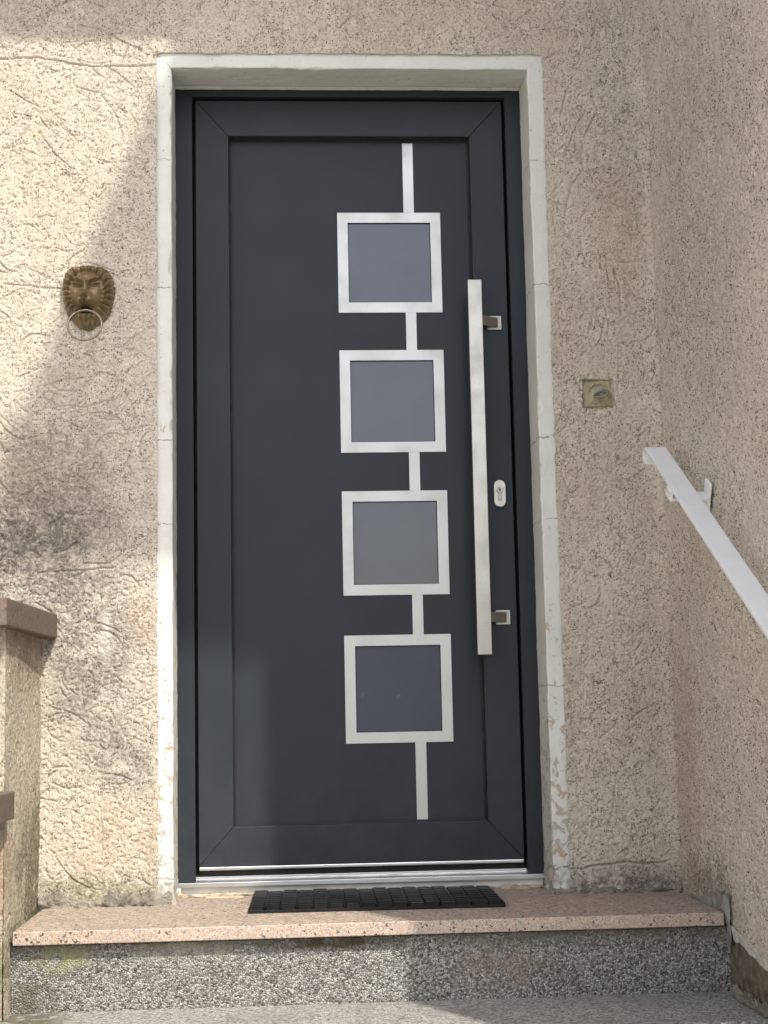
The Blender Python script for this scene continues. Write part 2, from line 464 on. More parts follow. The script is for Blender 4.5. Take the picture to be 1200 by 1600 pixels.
def simple(name, col, rough, metal=0.0, bumps=None, spec=0.5, var=0.08, vscale=20, **kw):
    n = N(name)
    c = n.mix(n.ramp(n.noise(vscale, 3, 0.6), 0.3, 0.7), tuple(x*(1-var) for x in col), tuple(min(1, x*(1+var)) for x in col))
    nb = None
    if bumps: nb = n.bump(n.noise(bumps[0], 3, 0.6), bumps[1], bumps[2])
    rr = n.ramp(n.noise(vscale*1.7, 3), 0.3, 0.7, max(0.02, rough*0.9), min(1, rough*1.1))
    return n.done(c, rr, metal, nb, spec, **kw)

def door_mat(name, col, rough):
    n = N(name)
    c = n.mix(n.ramp(n.noise(5, 3, 0.6), 0.3, 0.7), tuple(x*0.95 for x in col), tuple(x*1.05 for x in col))
    dust = n.math('MULTIPLY', n.ramp(n.sep()[2], 0.05, 0.55, 1, 0), n.ramp(n.noise(14, 4, 0.7), 0.35, 0.7))
    c = n.mix(n.math('MULTIPLY', dust, 0.035), c, (0.32, 0.29, 0.25))
    sm = n.noise(2.0, 2, 0.5)
    rr = n.ramp(sm, 0.3, 0.7, rough*0.94, rough*1.06)
    nb = n.bump(n.noise(900, 2), 0.10, 0.0004)
    return n.done(c, rr, 0, nb, 0.16)
M_door = door_mat('anthracite_foil', (0.033, 0.0385, 0.047), 0.40)
M_frame = door_mat('anthracite_frame', (0.028, 0.033, 0.041), 0.42)
M_seal = simple('black_rubber_seal', (0.008, 0.008, 0.009), 0.7)

def steel(name, col, rough, aniso=(1, 1, 60), sm=0.25):
    n = N(name)
    st = n.noise(30, 4, 0.7, vec=n.mapping(aniso))
    smear = n.noise(14, 4, 0.65)
    c = n.mix(n.ramp(st, 0.3, 0.7), tuple(x*0.93 for x in col), col)
    c = n.mix(n.ramp(smear, 0.48, 0.75, 0, sm), c, tuple(x*0.72 for x in col))
    rr = n.math('ADD', n.ramp(st, 0.2, 0.8, rough*0.85, rough*1.1), n.ramp(smear, 0.4, 0.7, 0, 0.10))
    return n.done(c, rr, 1.0, n.bump(st, 0.06, 0.0006), 0.5)
M_inlay = steel('brushed_inlay', (0.52, 0.525, 0.50), 0.42, (18, 1, 1.5), 0.05)
M_steel = steel('brushed_steel', (0.46, 0.435, 0.39), 0.30, (1, 1, 25), 0.16)
M_steel_dk = steel('bracket_steel', (0.36, 0.33, 0.29), 0.32, (1, 1, 25), 0.3)
M_alu = steel('aluminium', (0.74, 0.74, 0.73), 0.36, (1.2, 30, 30), 0.25)
M_pvc = simple('white_plastic', (0.74, 0.74, 0.71), 0.45, bumps=(60, 0.2, 0.001))

def pane_mat():
    n = N('satin_glass')
    c = n.mix(n.ramp(n.noise(9, 3), 0.3, 0.7), (0.044, 0.053, 0.076), (0.050, 0.059, 0.083))
    wipe = n.noise(11, 4, 0.7, dist=1.6)
    return n.done(c, n.ramp(wipe, 0.3, 0.7, 0.34, 0.44), 0, None, 0.45, Coat_Weight=0.85, Coat_Roughness=0.015)
M_pane = pane_mat()
M_rubber = simple('black_rubber', (0.009, 0.009, 0.0095), 0.33, bumps=(260, 0.2, 0.0006), spec=0.4, vscale=40, var=0.25)
M_rail = simple('white_lacquer', (0.86, 0.88, 0.89), 0.32, bumps=(500, 0.08, 0.0004), var=0.02)
M_mortar = simple('old_mortar', (0.27, 0.25, 0.205), 0.95, bumps=(170, 1.0, 0.006), spec=0.2, var=0.35, vscale=26)
M_mortar_lt = simple('beige_mortar', (0.46, 0.385, 0.29), 0.92, bumps=(140, 0.8, 0.003), spec=0.2, var=0.22, vscale=26)
M_caulk = simple('grey_caulk', (0.27, 0.275, 0.27), 0.8, bumps=(90, 0.6, 0.003), spec=0.3, var=0.25, vscale=30)
M_plinth = simple('brown_plinth', (0.17, 0.145, 0.115), 0.9, bumps=(150, 0.9, 0.003), spec=0.2, var=0.35, vscale=40)
M_band = simple('flaking_white_band', (0.60, 0.61, 0.58), 0.8, bumps=(80, 0.8, 0.003), spec=0.3, var=0.15, vscale=30)
M_putty = simple('olive_putty', (0.40, 0.36, 0.24), 0.88, bumps=(70, 0.9, 0.006), spec=0.25, var=0.2, vscale=35)
M_cable = simple('grey_cable', (0.24, 0.225, 0.20), 0.55, var=0.15, vscale=90)
M_soffit = simple('soffit_paint', (0.42, 0.38, 0.32), 0.8)
M_roof = simple('roof_tile', (0.20, 0.12, 0.09), 0.85, bumps=(30, 0.6, 0.01), var=0.25)

def bronze_mat():
    n = N('aged_bronze')
    c = n.mix(n.ramp(n.noise(45, 4, 0.65), 0.3, 0.7), (0.25, 0.18, 0.095), (0.15, 0.11, 0.062))
    c = n.mix(n.ramp(n.noise(110, 3), 0.6, 0.8, 0, 0.6), c, (0.20, 0.20, 0.15))
    return n.done(c, n.ramp(n.noise(60, 3), 0.3, 0.7, 0.40, 0.55), 0.35, n.bump(n.noise(220, 3), 0.35, 0.0009), 0.5)
M_bronze = bronze_mat()
M_ring = simple('tarnished_ring', (0.27, 0.225, 0.155), 0.28, 1.0, var=0.2, vscale=90)
M_mouth = simple('dark_hollow', (0.01, 0.009, 0.008), 0.9)

# ------------------------------------------------------------------ setting: ground
GZ = -1.10
me = np_mesh('ground', [(-250, -250, GZ), (250, -250, GZ), (250, 250, GZ), (-250, 250, GZ)], [(0, 1, 2, 3)])
n = N('paving')
c = n.mix(n.ramp(n.noise(0.8, 5, 0.65), 0.35, 0.65), (0.44, 0.425, 0.39), (0.53, 0.51, 0.47))
c = n.mix(n.ramp(n.voro(2.2, feature='DISTANCE_TO_EDGE'), 0.01, 0.03, 0.6, 0), c, (0.10, 0.095, 0.08))
ground = link_mesh('ground', me, n.done(c, 0.9, 0, n.bump(n.noise(60, 3), 0.5, 0.004), 0.3))
ground['kind'] = 'structure'

# ------------------------------------------------------------------ house wall
X0, X1, Z1 = -0.5102, 0.5127, 2.1955            # outer edge of the white surround
x0, x1, z1 = -0.4724, 0.4729, 2.1567            # inner edge (opening)
D = 0.156                                       # depth of the reveal
WX = 0.792                                      # face of the wing wall
house = empty('house_wall', (0, 0.2, GZ), 'rough beige plaster house wall with white painted band around the dark door', 'wall')

crack = [
    ([(-.925, 2.176), (-.82, 2.181), (-.76, 2.170), (-.68, 2.157), (-.60, 2.158), (-.508, 2.160)], 0.0080, 0.0013),
    ([(-.90, 1.57), (-.80, 1.56), (-.75, 1.555)], 0.0052, 0.0015),
    ([(-.79, 1.31), (-.76, 1.29), (-.72, 1.287), (-.68, 1.305), (-.665, 1.33)], 0.0052, 0.0018),
    ([(-.715, 1.26), (-.69, 1.31), (-.655, 1.335), (-.61, 1.325), (-.60, 1.29), (-.615, 1.265), (-.65, 1.26), (-.69, 1.245), (-.76, 1.25), (-.80, 1.27)], 0.0052, 0.0017),
    ([(-.60, 1.187), (-.57, 1.185), (-.54, 1.197), (-.515, 1.196)], 0.0052, 0.0015),
    ([(-.77, 0.95), (-.74, 0.975), (-.70, 0.968)], 0.0052, 0.0017),
    ([(-.70, 0.93), (-.71, 0.90), (-.74, 0.88), (-.77, 0.87)], 0.0052, 0.0017),
    ([(-.61, 0.94), (-.59, 0.91), (-.60, 0.87), (-.63, 0.845), (-.70, 0.845)], 0.0052, 0.0016),
    ([(-.80, 0.825), (-.70, 0.828), (-.62, 0.835)], 0.0052, 0.0016),
    ([(-.72, 2.10), (-.66, 2.085), (-.62, 2.03), (-.60, 1.97), (-.61, 1.90), (-.64, 1.86)], 0.0052, 0.0018),
    ([(.514, .062), (.545, .058), (.57, .066), (.62, .070), (.66, .075), (.70, .067), (.76, .072)], 0.009, 0.0016),
    ([(.56, 2.03), (.58, 2.10), (.61, 2.115), (.64, 2.10), (.66, 2.04)], 0.0052, 0.002),
    ([(.57, 1.92), (.60, 2.0), (.63, 2.04)], 0.0052, 0.002), ([(.62, 1.97), (.655, 2.03), (.69, 2.02)], 0.0052, 0.002),
    ([(.56, 1.75), (.58, 1.83), (.61, 1.87), (.66, 1.88)], 0.0052, 0.0022),
    ([(.70, 1.48), (.70, 1.56), (.685, 1.60)], 0.0052, 0.002),
    ([(-.55, 2.20), (-.60, 2.225), (-.66, 2.26), (-.72, 2.27)], 0.0052, 0.0016),
    ([(-.30, 2.28), (-.24, 2.30), (-.20, 2.27)], 0.0052, 0.0018),
    ([(-.77, 0.30), (-.73, 0.285), (-.70, 0.29)], 0.0052, 0.0017), ([(-.72, .47), (-.68, .44), (-.69, .40)], 0.0052, 0.0017),
    ([(.58, .44), (.62, .47), (.66, .46)], .0032, .0018), ([(.60, .38), (.64, .41), (.67, .40)], .0032, .0018), ([(.64, .33), (.67, .32), (.68, .35)], .0032, .0018),
    ([(.52, 1.325), (.56, 1.318), (.58, 1.322), (.60, 1.315)], .003, .0014),
]
ul, ur, vb, vt = -1.06, WX+0.012, -0.03, 2.46
dens = lambda x, y: 1.0 if (x+ul < -0.3 or y+vb > 2.15) else 0.75
U, V, Hh = plaster_height(ul, ur, vb, vt, 0.0022, 0.0022, 11, crack, n_long=330, n_dash=6000, n_dot=2200, density=dens)
# broken, thicker render at the foot
foot = np.clip(1-(V-0.0)/0.055, 0, 1)
Hh = Hh + foot*(0.006*fbm(U*45, V*45, 77, 3)+0.004)
# inner corner rounded into the wing wall
Hh = Hh + 0.014*np.exp(-((WX-U)/0.022)**2)
de = np.maximum(np.maximum(X0-U, U-X1), V-Z1)               # distance outside the surround
near = np.clip(1-np.abs(de)/0.03, 0, 1)
Hh = Hh*(1-0.45*near)+0.0028*near
P = np.stack([U, -Hh, V], -1)
uc = (U[:-1, :-1]+U[1:, 1:])/2; vc = (V[:-1, :-1]+V[1:, 1:])/2
wb = 0.004*fbm(vc*30, uc*30, 301, 3)
inside = (uc > X0+wb) & (uc < X1+wb) & (vc < Z1+wb*1.1)
bx0, bx1, bz0, bz1 = 0.5895, 0.6700, 1.2338, 1.3110
wq = 0.006*fbm(uc*55+7, vc*55, 311, 3)
hole = (uc > bx0+wq*.5) & (uc < bx1+wq) & (vc > bz0+wq) & (vc < bz1+wq*.7)
grid_mesh('plaster', P, M_wall, house, keep=~(inside | hole))
# masonry behind and beyond the detailed render
box('masonry', -7.0, ul, -0.001, 0.34, GZ-0.2, 3.25, M_wall, house)
box('masonry', ul, -0.545, 0.016, 0.34, GZ-0.2, 3.25, M_wall, house)
box('masonry', 0.545, WX+0.02, 0.030, 0.34, GZ-0.2, 3.25, M_wall, house)
box('masonry', -0.545, 0.545, 0.016, 0.34, 2.23, 3.25, M_wall, house)
box('masonry', ul, WX, -0.001, 0.015, vt, 3.25, M_wall, house)
# wide eave of the roof above the door
prism('eave', [(-0.70, 3.163), (0.34, 3.24), (0.34, 3.7), (-0.70, 3.30)], -7.0, 0.58, 'x', M_soffit, house)

# white painted surround: front band + reveal, one mesh
def surround():
    parts_V = []; parts_Q = []; base = 0
    s = 0.0035
    def add(Pg, flip):
        nonlocal base
        h, w_ = Pg.shape[:2]
        idx = np.arange(h*w_).reshape(h, w_)+base
        q = np.stack([idx[:-1, :-1], idx[:-1, 1:], idx[1:, 1:], idx[1:, :-1]], -1).reshape(-1, 4)
        if flip: q = q[:, ::-1]
        parts_V.append(Pg.reshape(-1, 3)); parts_Q.append(q); base += h*w_
    BW = 0.046; r = 0.004
    # profile: t along from outer band to reveal depth -> (offset outward from opening, y)
    prof = [(BW*(1-k/14.0)+r*0, 0.0) for k in range(14)]
    prof = [(r+(BW-r)*(1-k/14.0), 0.0) for k in range(15)]
    prof += [(r*(1-math.sin(a)), r*(1-math.cos(a))) for a in (0.4, 0.8, 1.2, 1.5708)]
    prof += [(0.0, r+(D+0.03-r)*k/34.0) for k in range(1, 35)]
    pr = np.array(prof)
    def disp(a, b, seed):
        return 0.0016*fbm(a*45, b*45, seed, 3)+0.0018*fbm(a*9, b*9, seed+3, 2)
    zs = np.linspace(-0.02, z1+BW, int((z1+BW)/s))
    for side in (-1, 1):
        O, Z = np.meshgrid(pr[:, 0], zs); Y = np.broadcast_to(pr[:, 1], O.shape)
        xe = x0 if side < 0 else x1
        # mitre: near the head keep only below diagonal
        Zm = np.minimum(Z, z1+O)
        dn = disp(O+Y*1.7+side, Z, 40+side)
        chip = np.exp(-((O-0.001)/0.006)**2)*np.exp(-((Y-0.002)/0.006)**2)*np.clip(fbm(Z*19+vn(Z*3,Z*0,9)*6, Z*0+side, 61, 4)-0.16, 0, 1)*0.010
        X = xe + side*(O+chip + np.where(Y > r, dn*0.8, 0)) - side*0
        Yd = Y + np.where(Y <= r, -dn, 0)*1.0 + chip*0.7 + 0.0035
        # broken foot
        ft = np.clip(1-Z/0.07, 0, 1)
        X = X + side*ft*(0.012*fbm(Z*50, O*50+Y*50, 91+side, 2))
        Yd = Yd + ft*0.010*fbm(Z*60, O*60, 95+side, 2)
        add(np.stack([X, Yd, Zm], -1), side > 0)
    xs = np.linspace(x0-BW, x1+BW, int((x1-x0+2*BW)/s))
    O, X = np.meshgrid(pr[:, 0], xs); Y = np.broadcast_to(pr[:, 1], O.shape)
    Xm = np.clip(X, x0-O, x1+O)
    dn = disp(X, O+Y*1.7+3, 44)
    chip = np.exp(-((O-0.001)/0.006)**2)*np.exp(-((Y-0.002)/0.006)**2)*np.clip(fbm(X*19+vn(X*3,X*0,9)*6, X*0+5, 63, 4)-0.16, 0, 1)*0.010
    Z = z1+O+chip+np.where(Y > r, dn*0.8, 0)
    # old shadow-gap line of the frame seal in the soffit
    Z = Z + np.where((Y > D-0.030) & (Y < D-0.022), 0.004, 0)
    Yd = Y+np.where(Y <= r, -dn, 0)+chip*.7+0.0035
    add(np.stack([Xm, Yd, Z], -1), True)
    me_ = np_mesh('door_surround', np.concatenate(parts_V), np.concatenate(parts_Q))
    return link_mesh('door_surround', me_, M_paint, house, True)
sur = surround()
sur['label'] = 'flaking white painted plaster band around the door opening'

def bead(name, p0, p1, w_, h_, seed, mat, parent, amp=0.6, up=(0, 0, 1), out=(0, -1, 0)):
    """irregular mortar bead lying along p0->p1"""
    p0 = np.array(p0, float); p1 = np.array(p1, float); L = np.linalg.norm(p1-p0)
    m = max(8, int(L/0.004)); k = 12
    t = np.linspace(0, 1, m)[:, None]; a = np.linspace(0, math.pi/2, k)[None, :]
    upv = np.array(up, float); ov = np.array(out, float)
    rr = 1+amp*fbm(t*L*22+0*a, a*1.5+0*t, seed, 3)+0.6*fbm(t*L*110+0*a, a*7+0*t, seed+4, 3)
    base_ = p0[None, None, :]+(p1-p0)[None, None, :]*t[:, :, None]
    Pg = base_+(np.cos(a)*w_*rr)[:, :, None]*ov+(np.sin(a)*h_*rr)[:, :, None]*upv
    return grid_mesh(name, Pg, mat, parent)
bead('mortar_bead', (-0.80, -0.002, 0.0), (-0.475, -0.004, 0.0), 0.016, 0.026, 5, M_mortar, house, 0.9)
bead('mortar_bead', (0.470, 0.0, 0.0), (WX, 0.0, 0.0), 0.012, 0.009, 6, M_mortar, house, 1.3)

# ------------------------------------------------------------------ wing (right side wall)
wing = empty('side_wall', (WX+0.2, -1.0, GZ), 'greyish beige plaster side wall at right carrying the white handrail', 'wall')
vlines = [([( -0.45, 2.02), (-0.40, 2.05), (-0.37, 2.02)], .003, .002), ([(-0.62, 1.60), (-0.50, 1.66), (-0.45, 1.60)], .003, .002)]
Yg, Zg, Hs = plaster_height(-1.45, 0.012, -0.22, 2.46, 0.0032, 0.0027, 23, vlines, n_long=45, n_dash=6000, n_dot=2200, dash_angle=math.pi/2, dash_spread=0.75, rough=1.5, long_angle=math.pi/2)
# render stops along a raking line above the stair plinth
edge_z = np.where(Yg > -0.45, -0.03, -0.03-(-0.45-Yg)*0.14)
Xs = WX-Hs+0.010*np.exp(-((Yg)/0.03)**2)*0
Pw = np.stack([Xs, Yg, Zg], -1)
yc = (Yg[:-1, :-1]+Yg[1:, 1:])/2; zc = (Zg[:-1, :-1]+Zg[1:, 1:])/2
ez = np.where(yc > -0.45, -0.03, -0.03-(-0.45-yc)*0.14)+0.004*fbm(yc*40, yc*0, 71, 3)
grid_mesh('plaster', Pw, M_side, wing, keep=zc > ez)
# white band under it
tb = np.linspace(-1.45, -0.455, 260); kb = np.linspace(0, 1, 12)
TT, KK = np.meshgrid(tb, kb)
e2 = np.where(TT > -0.45, -0.03, -0.03-(-0.45-TT)*0.14)
bw = 0.028+0.010*fbm(TT*30, TT*0, 72, 3)
Pb = np.stack([WX-0.001+0.004*KK-0.003*fbm(TT*50, KK*3, 73, 3), TT, e2+0.006-KK*bw], -1)
grid_mesh('paint_band', Pb, M_band, wing)
tp = np.linspace(-1.45, 0.0, 360); kp = np.linspace(0, 1, 60)
TT, KK = np.meshgrid(tp, kp)
Pp = np.stack([WX+0.008-0.004*fbm(TT*60, KK*14, 75, 3)-KK*0.004, TT, -0.01-KK*0.45-np.clip(-0.45-TT, 0, 9)*0.14], -1)
grid_mesh('plinth', Pp, M_plinth, wing)
bead('mortar_bead', (WX, -0.47, -0.172), (WX+0.004, -1.2, -0.18), 0.012, 0.020, 8, M_mortar, wing, 0.8, out=(-1, 0, 0))
# caulk between slab end and wall
yq = np.linspace(-0.475, -0.10, 160); zq = np.linspace(-0.10, 0.06, 90)
YY, ZZ = np.meshgrid(yq, zq)
tq = np.clip((YY+0.455)/0.30, 0, 1)
hi = 0.040*np.clip(1-tq*1.25, 0, 1)**0.7+0.006; lo_ = np.where(YY < -0.425, -0.075, -0.02)
rag = 0.010*fbm(YY*40, ZZ*40, 141, 3)
inm = (ZZ+rag < hi) & (ZZ+rag*1.3 > lo_) & (YY+rag*0.6 > -0.462) & (YY < -0.14+rag)
Pc = np.stack([WX-0.0035-0.003*fbm(YY*60, ZZ*60, 143, 3)-0.004*np.exp(-((ZZ-0.0)/0.02)**2)*np.clip((YY+0.46)/0.02, 0, 1), YY, ZZ], -1)
grid_mesh('cement_smear', Pc, M_caulk, wing, keep=inm[:-1, :-1] & inm[1:, 1:], flip=True)
# body of the wing, its overhanging upper floor and roof (what shades the door)
box('masonry', WX+0.016, 5.0, -1.76, 0.34, GZ-0.2, 4.64, M_side, wing)
box('masonry', WX-0.002, WX+0.016, -1.76, -1.45, GZ-0.2, 4.64, M_side, wing)
box('masonry', WX-0.002, WX+0.016, -1.45, 0.0, 2.46, 4.64, M_side, wing)
prism('roof', [(0.60, 4.59), (0.60, 4.885), (3.3, 6.6), (6.2, 4.885), (6.2, 4.59)], -2.81, 0.4, 'y', M_roof, wing)
box('post', 4.6, 4.8, -2.7, -2.5, GZ, 4.59, M_soffit, wing)

# ------------------------------------------------------------------ left parapet
para = empty('parapet', (-0.95, -0.4, GZ), 'stepped beige plaster parapet with brown stone caps left of the door', 'wall')
Yg, Zg, Hp = plaster_height(-0.49, 0.01, -0.26, 0.662, 0.003, 0.003, 37, (), n_long=60, n_dash=5200, n_dot=1500, dash_angle=math.pi/2, dash_spread=0.5, rough=1.2, long_angle=math.pi/2)
Pl = np.stack([-0.80+Hp, Yg, Zg], -1)
grid_mesh('plaster', Pl, M_para, para, flip=True)
Xg, Zg, Hp = plaster_height(-1.20, -0.80, -0.3, 0.662, 0.004, 0.004, 41, (), n_dash=4500)
grid_mesh('plaster', np.stack([Xg, -0.49-Hp, Zg], -1), M_para, para)
Yg, Zg, Hp = plaster_height(-2.2, -0.49, GZ, 0.25, 0.006, 0.006, 43, (), n_dash=1500, n_dot=500)
grid_mesh('plaster', np.stack([-0.806+Hp, Yg, Zg], -1), M_para, para, flip=True)
box('masonry', -1.19, -0.81, -0.48, -0.001, GZ, 0.655, M_para, para)
box('masonry', -1.19, -0.815, -2.2, -0.49, GZ, 0.243, M_para, para)

def stone_cap(name, corners, za, zb):
    bm = bmesh.new()
    A = [bm.verts.new((*c, za)) for c in corners]; B = [bm.verts.new((*c, zb)) for c in corners]
    bm.faces.new(A[::-1]); bm.faces.new(B)
    for i in range(4): bm.faces.new((A[i], A[(i+1) % 4], B[(i+1) % 4], B[i]))
    bmesh.ops.bevel(bm, geom=list(bm.edges), offset=0.0035, segments=2, profile=0.6, affect='EDGES')
    return from_bm(name, bm, M_cap, para)
stone_cap('cap', [(-1.24, -0.58), (-0.783, -0.58), (-0.7595, -0.004), (-1.24, -0.004)], 0.6585, 0.7185)
stone_cap('cap', [(-1.24, -2.2), (-0.775, -2.2), (-0.777, -0.495), (-1.24, -0.495)], 0.2464, 0.3056)

# ------------------------------------------------------------------ steps
steps = empty('front_steps', (0, -0.6, GZ), 'grey terrazzo steps topped by a pink granite slab below the door', 'steps')
slab = box('granite_slab', -0.789, 0.782, -0.4348, 0.20, -0.0295, 0.0, M_granite, steps, 0.0022, 2)
slab.data.materials.append(M_flamed)
for f_ in slab.data.polygons:
    if f_.normal.z > 0.9: f_.material_index = 1
bm = bmesh.new()
bm_box(bm, -0.798, 0.802, -0.4070, 0.2, -0.30, -0.034, 0.003)
from_bm('riser', bm, M_riser, steps)
box('mortar_joint', -0.795, 0.79, -0.398, 0.2, -0.034, -0.0295, M_seal, steps)
zt = -0.176; yb = -0.75
bm = bmesh.new(); bm_box(bm, -0.815, 0.812, yb, -0.4080, zt-0.04, zt, 0.004); from_bm('tread', bm, M_tread, steps)
for k in range(1, 6):
    z = zt-0.175*k; y = yb-0.30*(k-1)
    box('riser', -0.80, 0.80, y+0.02, y+0.06, z, zt-0.175*(k-1)-0.041, M_riser, steps)
    if k < 5: box('tread', -0.81, 0.81, y-0.30, y+0.019, z-0.04, z, M_tread, steps, 0.004)

# ------------------------------------------------------------------ front door
door = empty('door', (0, 0.2, 0.0), 'anthracite front door with four square panes linked by a silver strip', 'door')
sx0, sx1, sz0, sz1 = -0.4193, 0.4227, 0.074, 2.1294
YF, YS, YP = 0.149, 0.159, 0.190                 # fronts of frame, sash, panel
g = 0.0078
# outer frame
prism('frame', [(-0.60, 0.037), (sx0-g, 0.037), (sx0-g, sz1+g), (-0.60, sz1+g+0.12)], YF, 0.235, 'y', M_frame, door, 0.0018)
prism('frame', [(0.60, 0.037), (sx1+g, 0.037), (sx1+g, sz1+g), (0.60, sz1+g+0.12)], YF, 0.235, 'y', M_frame, door, 0.0018)
prism('frame', [(sx0-g, sz1+g+0.0003), (sx1+g, sz1+g+0.0003), (0.60, sz1+g+0.1203), (-0.60, sz1+g+0.1203)], YF, 0.235, 'y', M_frame, door, 0.0018)
box('seal', -0.50, 0.50, 0.205, 0.232, 0.04, 2.20, M_seal, door)
# sash: four mitred members
ix0, ix1, iz0, iz1 = -0.3297, 0.3313, 0.1735, 2.0287
e = 0.0002
def member(name, poly):
    return prism(name, poly, YS, 0.222, 'y', M_door, door, 0.0016)
member('stile', [(sx0, sz0+e), (ix0, iz0+e), (ix0, iz1-e), (sx0, sz1-e)])
member('stile', [(sx1, sz0+e), (sx1, sz1-e), (ix1, iz1-e), (ix1, iz0+e)])
member('rail', [(sx0+e, sz1), (ix0+e, iz1), (ix1-e, iz1), (sx1-e, sz1)])
member('rail', [(sx0+e, sz0), (sx1-e, sz0), (ix1-e, iz0), (ix0+e, iz0)])
# glazing bead: thin step between sash and panel
gb = 0.0055
for a in ([(ix0, iz0), (ix0+gb, iz0+gb), (ix0+gb, iz1-gb), (ix0, iz1)], [(ix1, iz0), (ix1, iz1), (ix1-gb, iz1-gb), (ix1-gb, iz0+gb)],
          [(ix0, iz1), (ix0+gb, iz1-gb), (ix1-gb, iz1-gb), (ix1, iz1)]):
    prism('gasket', a, YP-0.004, YP+0.01, 'y', M_seal, door)
prism('gasket', [(ix0, iz0), (ix1, iz0), (ix1-gb, iz0+gb), (ix0+gb, iz0+gb)], YP-0.010, YP+0.01, 'y', M_door, door)
# panel with four square openings
SQX0, SQX1 = -0.0350, 0.2485
SQ = [(1.5400, 1.8210), (1.1540, 1.4352), (0.7688, 1.0488), (0.3792, 0.6626)]
RW = 0.0282
def panel():
    bm = bmesh.new()
    def loop(xa, xb, za, zb):
        v = [bm.verts.new(p) for p in ((xa, YP, za), (xb, YP, za), (xb, YP, zb), (xa, YP, zb))]
        return [bm.edges.new((v[i], v[(i+1) % 4])) for i in range(4)]
    E = loop(ix0-0.003, ix1+0.003, iz0-0.003, iz1+0.003)
    inner = []
    for za, zb in SQ:
        l = loop(SQX0+RW, SQX1-RW, za+RW, zb-RW); E += l; inner += l
    bmesh.ops.triangle_fill(bm, use_beauty=True, use_dissolve=False, edges=E)
    for f in bm.faces:
        if f.normal.y > 0: f.normal_flip()
    r = bmesh.ops.extrude_edge_only(bm, edges=inner)
    bmesh.ops.translate(bm, vec=(0, 0.02, 0), verts=[v for v in r['geom'] if isinstance(v, bmesh.types.BMVert)])
    me_ = bpy.data.meshes.new('panel'); bm.to_mesh(me_); bm.free()
    return link_mesh('panel', me_, M_door, door)
panel()
# silver strip: square frames and links
YI = YP-0.0022
def ring(za, zb):
    bm = bmesh.new()
    def L(y, xa, xb, z0_, z1_): return [bm.verts.new(p) for p in ((xa, y, z0_), (xb, y, z0_), (xb, y, z1_), (xa, y, z1_))]
    of, inn = L(YI, SQX0, SQX1, za, zb), L(YI, SQX0+RW, SQX1-RW, za+RW, zb-RW)
    ob, ib = L(YP-0.0001, SQX0, SQX1, za, zb), L(YP+0.007, SQX0+RW, SQX1-RW, za+RW, zb-RW)
    for i in range(4):
        j = (i+1) % 4
        bm.faces.new((of[i], of[j], inn[j], inn[i])); bm.faces.new((of[i], ob[i], ob[j], of[j])); bm.faces.new((inn[i], inn[j], ib[j], ib[i]))
    return from_bm('square_frame', bm, M_inlay, door)
for za, zb in SQ:
    f = ring(za, zb)
    px0, px1, pz0, pz1 = SQX0+RW-0.001, SQX1-RW+0.001, za+RW-0.001, zb-RW+0.001
    pane = box('pane', px0, px1, YP+0.0045, YP+0.012, pz0, pz1, M_pane, f)
    bm = bmesh.new()
    sw = 0.0028
    for (a, b, c_, d_) in ((px0, px1, pz1-sw, pz1), (px0, px1, pz0, pz0+sw), (px0, px0+sw, pz0+sw, pz1-sw), (px1-sw, px1, pz0+sw, pz1-sw)):
        bm_box(bm, a, b, YP+0.0032, YP+0.0044, c_, d_)
    from_bm('pane_seal', bm, M_seal, f)
zz = [2.0195] + [v_ for za, zb in SQ for v_ in (zb, za)] + [0.1765]
for i in range(0, 10, 2):
    box('link_strip', 0.1478, 0.1764, YI, YP-0.0001, zz[i+1]+0.0002, zz[i]-0.0002, M_inlay, door)
# pull handle
hx0, hx1, hz0, hz1 = 0.3085, 0.3462, 0.6025, 1.6052
bar = box('pull_handle', hx0, hx1, 0.0935, 0.1135, hz0, hz1, M_steel, door, 0.0012, 2)
for zc_ in (1.5012, 0.7022):
    b = prism('bracket', [(0.318, 0.1135), (0.340, 0.1135), (0.3975, 0.1548), (0.372, 0.1548)], zc_-0.0135, zc_+0.0135, 'z', M_steel_dk, bar, 0.001)
    bm = bmesh.new()
    # square rosette with a polished rim
    bm_box(bm, 0.3665, 0.4045, 0.1535, 0.1592, zc_-0.0188, zc_+0.0188, 0.0008)
    from_bm('rosette', bm, M_inlay, bar)
    box('rosette_face', 0.3695, 0.4015, 0.1528, 0.1536, zc_-0.0158, zc_+0.0158, M_steel_dk, bar)
# lock escutcheon
def oval(name, cx, cz, hw, hh, ya, yb_, mat, parent, bev=0.0015, nseg=14):
    pts = []
    for k in range(nseg+1):
        a = math.pi*k/nseg; pts.append((cx+hw*math.cos(a), cz+(hh-hw)+hw*math.sin(a)))
    for k in range(nseg+1):
        a = math.pi+math.pi*k/nseg; pts.append((cx+hw*math.cos(a), cz-(hh-hw)+hw*math.sin(a)))
    bm = bmesh.new()
    A = [bm.verts.new((p[0], yb_, p[1])) for p in pts]
    Bv = [bm.verts.new((p[0], ya+bev, p[1])) for p in pts]
    Cv = [bm.verts.new((cx+(p[0]-cx)*(1-bev/hw), ya, cz+(p[1]-cz)*(1-bev/hh))) for p in pts]
    m = len(pts)
    bm.faces.new(Cv)
    for i in range(m):
        j = (i+1) % m
        bm.faces.new((A[i], A[j], Bv[j], Bv[i])); bm.faces.new((Bv[i], Bv[j], Cv[j], Cv[i]))
    return from_bm(name, bm, mat, parent)
ecx, ecz = 0.3860, 1.0332
esc = oval('escutcheon', ecx, ecz, 0.0165, 0.0372, 0.1480, YS, M_steel, door)
oval('cylinder', ecx, ecz-0.0075, 0.0056, 0.0125, 0.1466, 0.1481, M_steel_dk, esc, 0.0006)
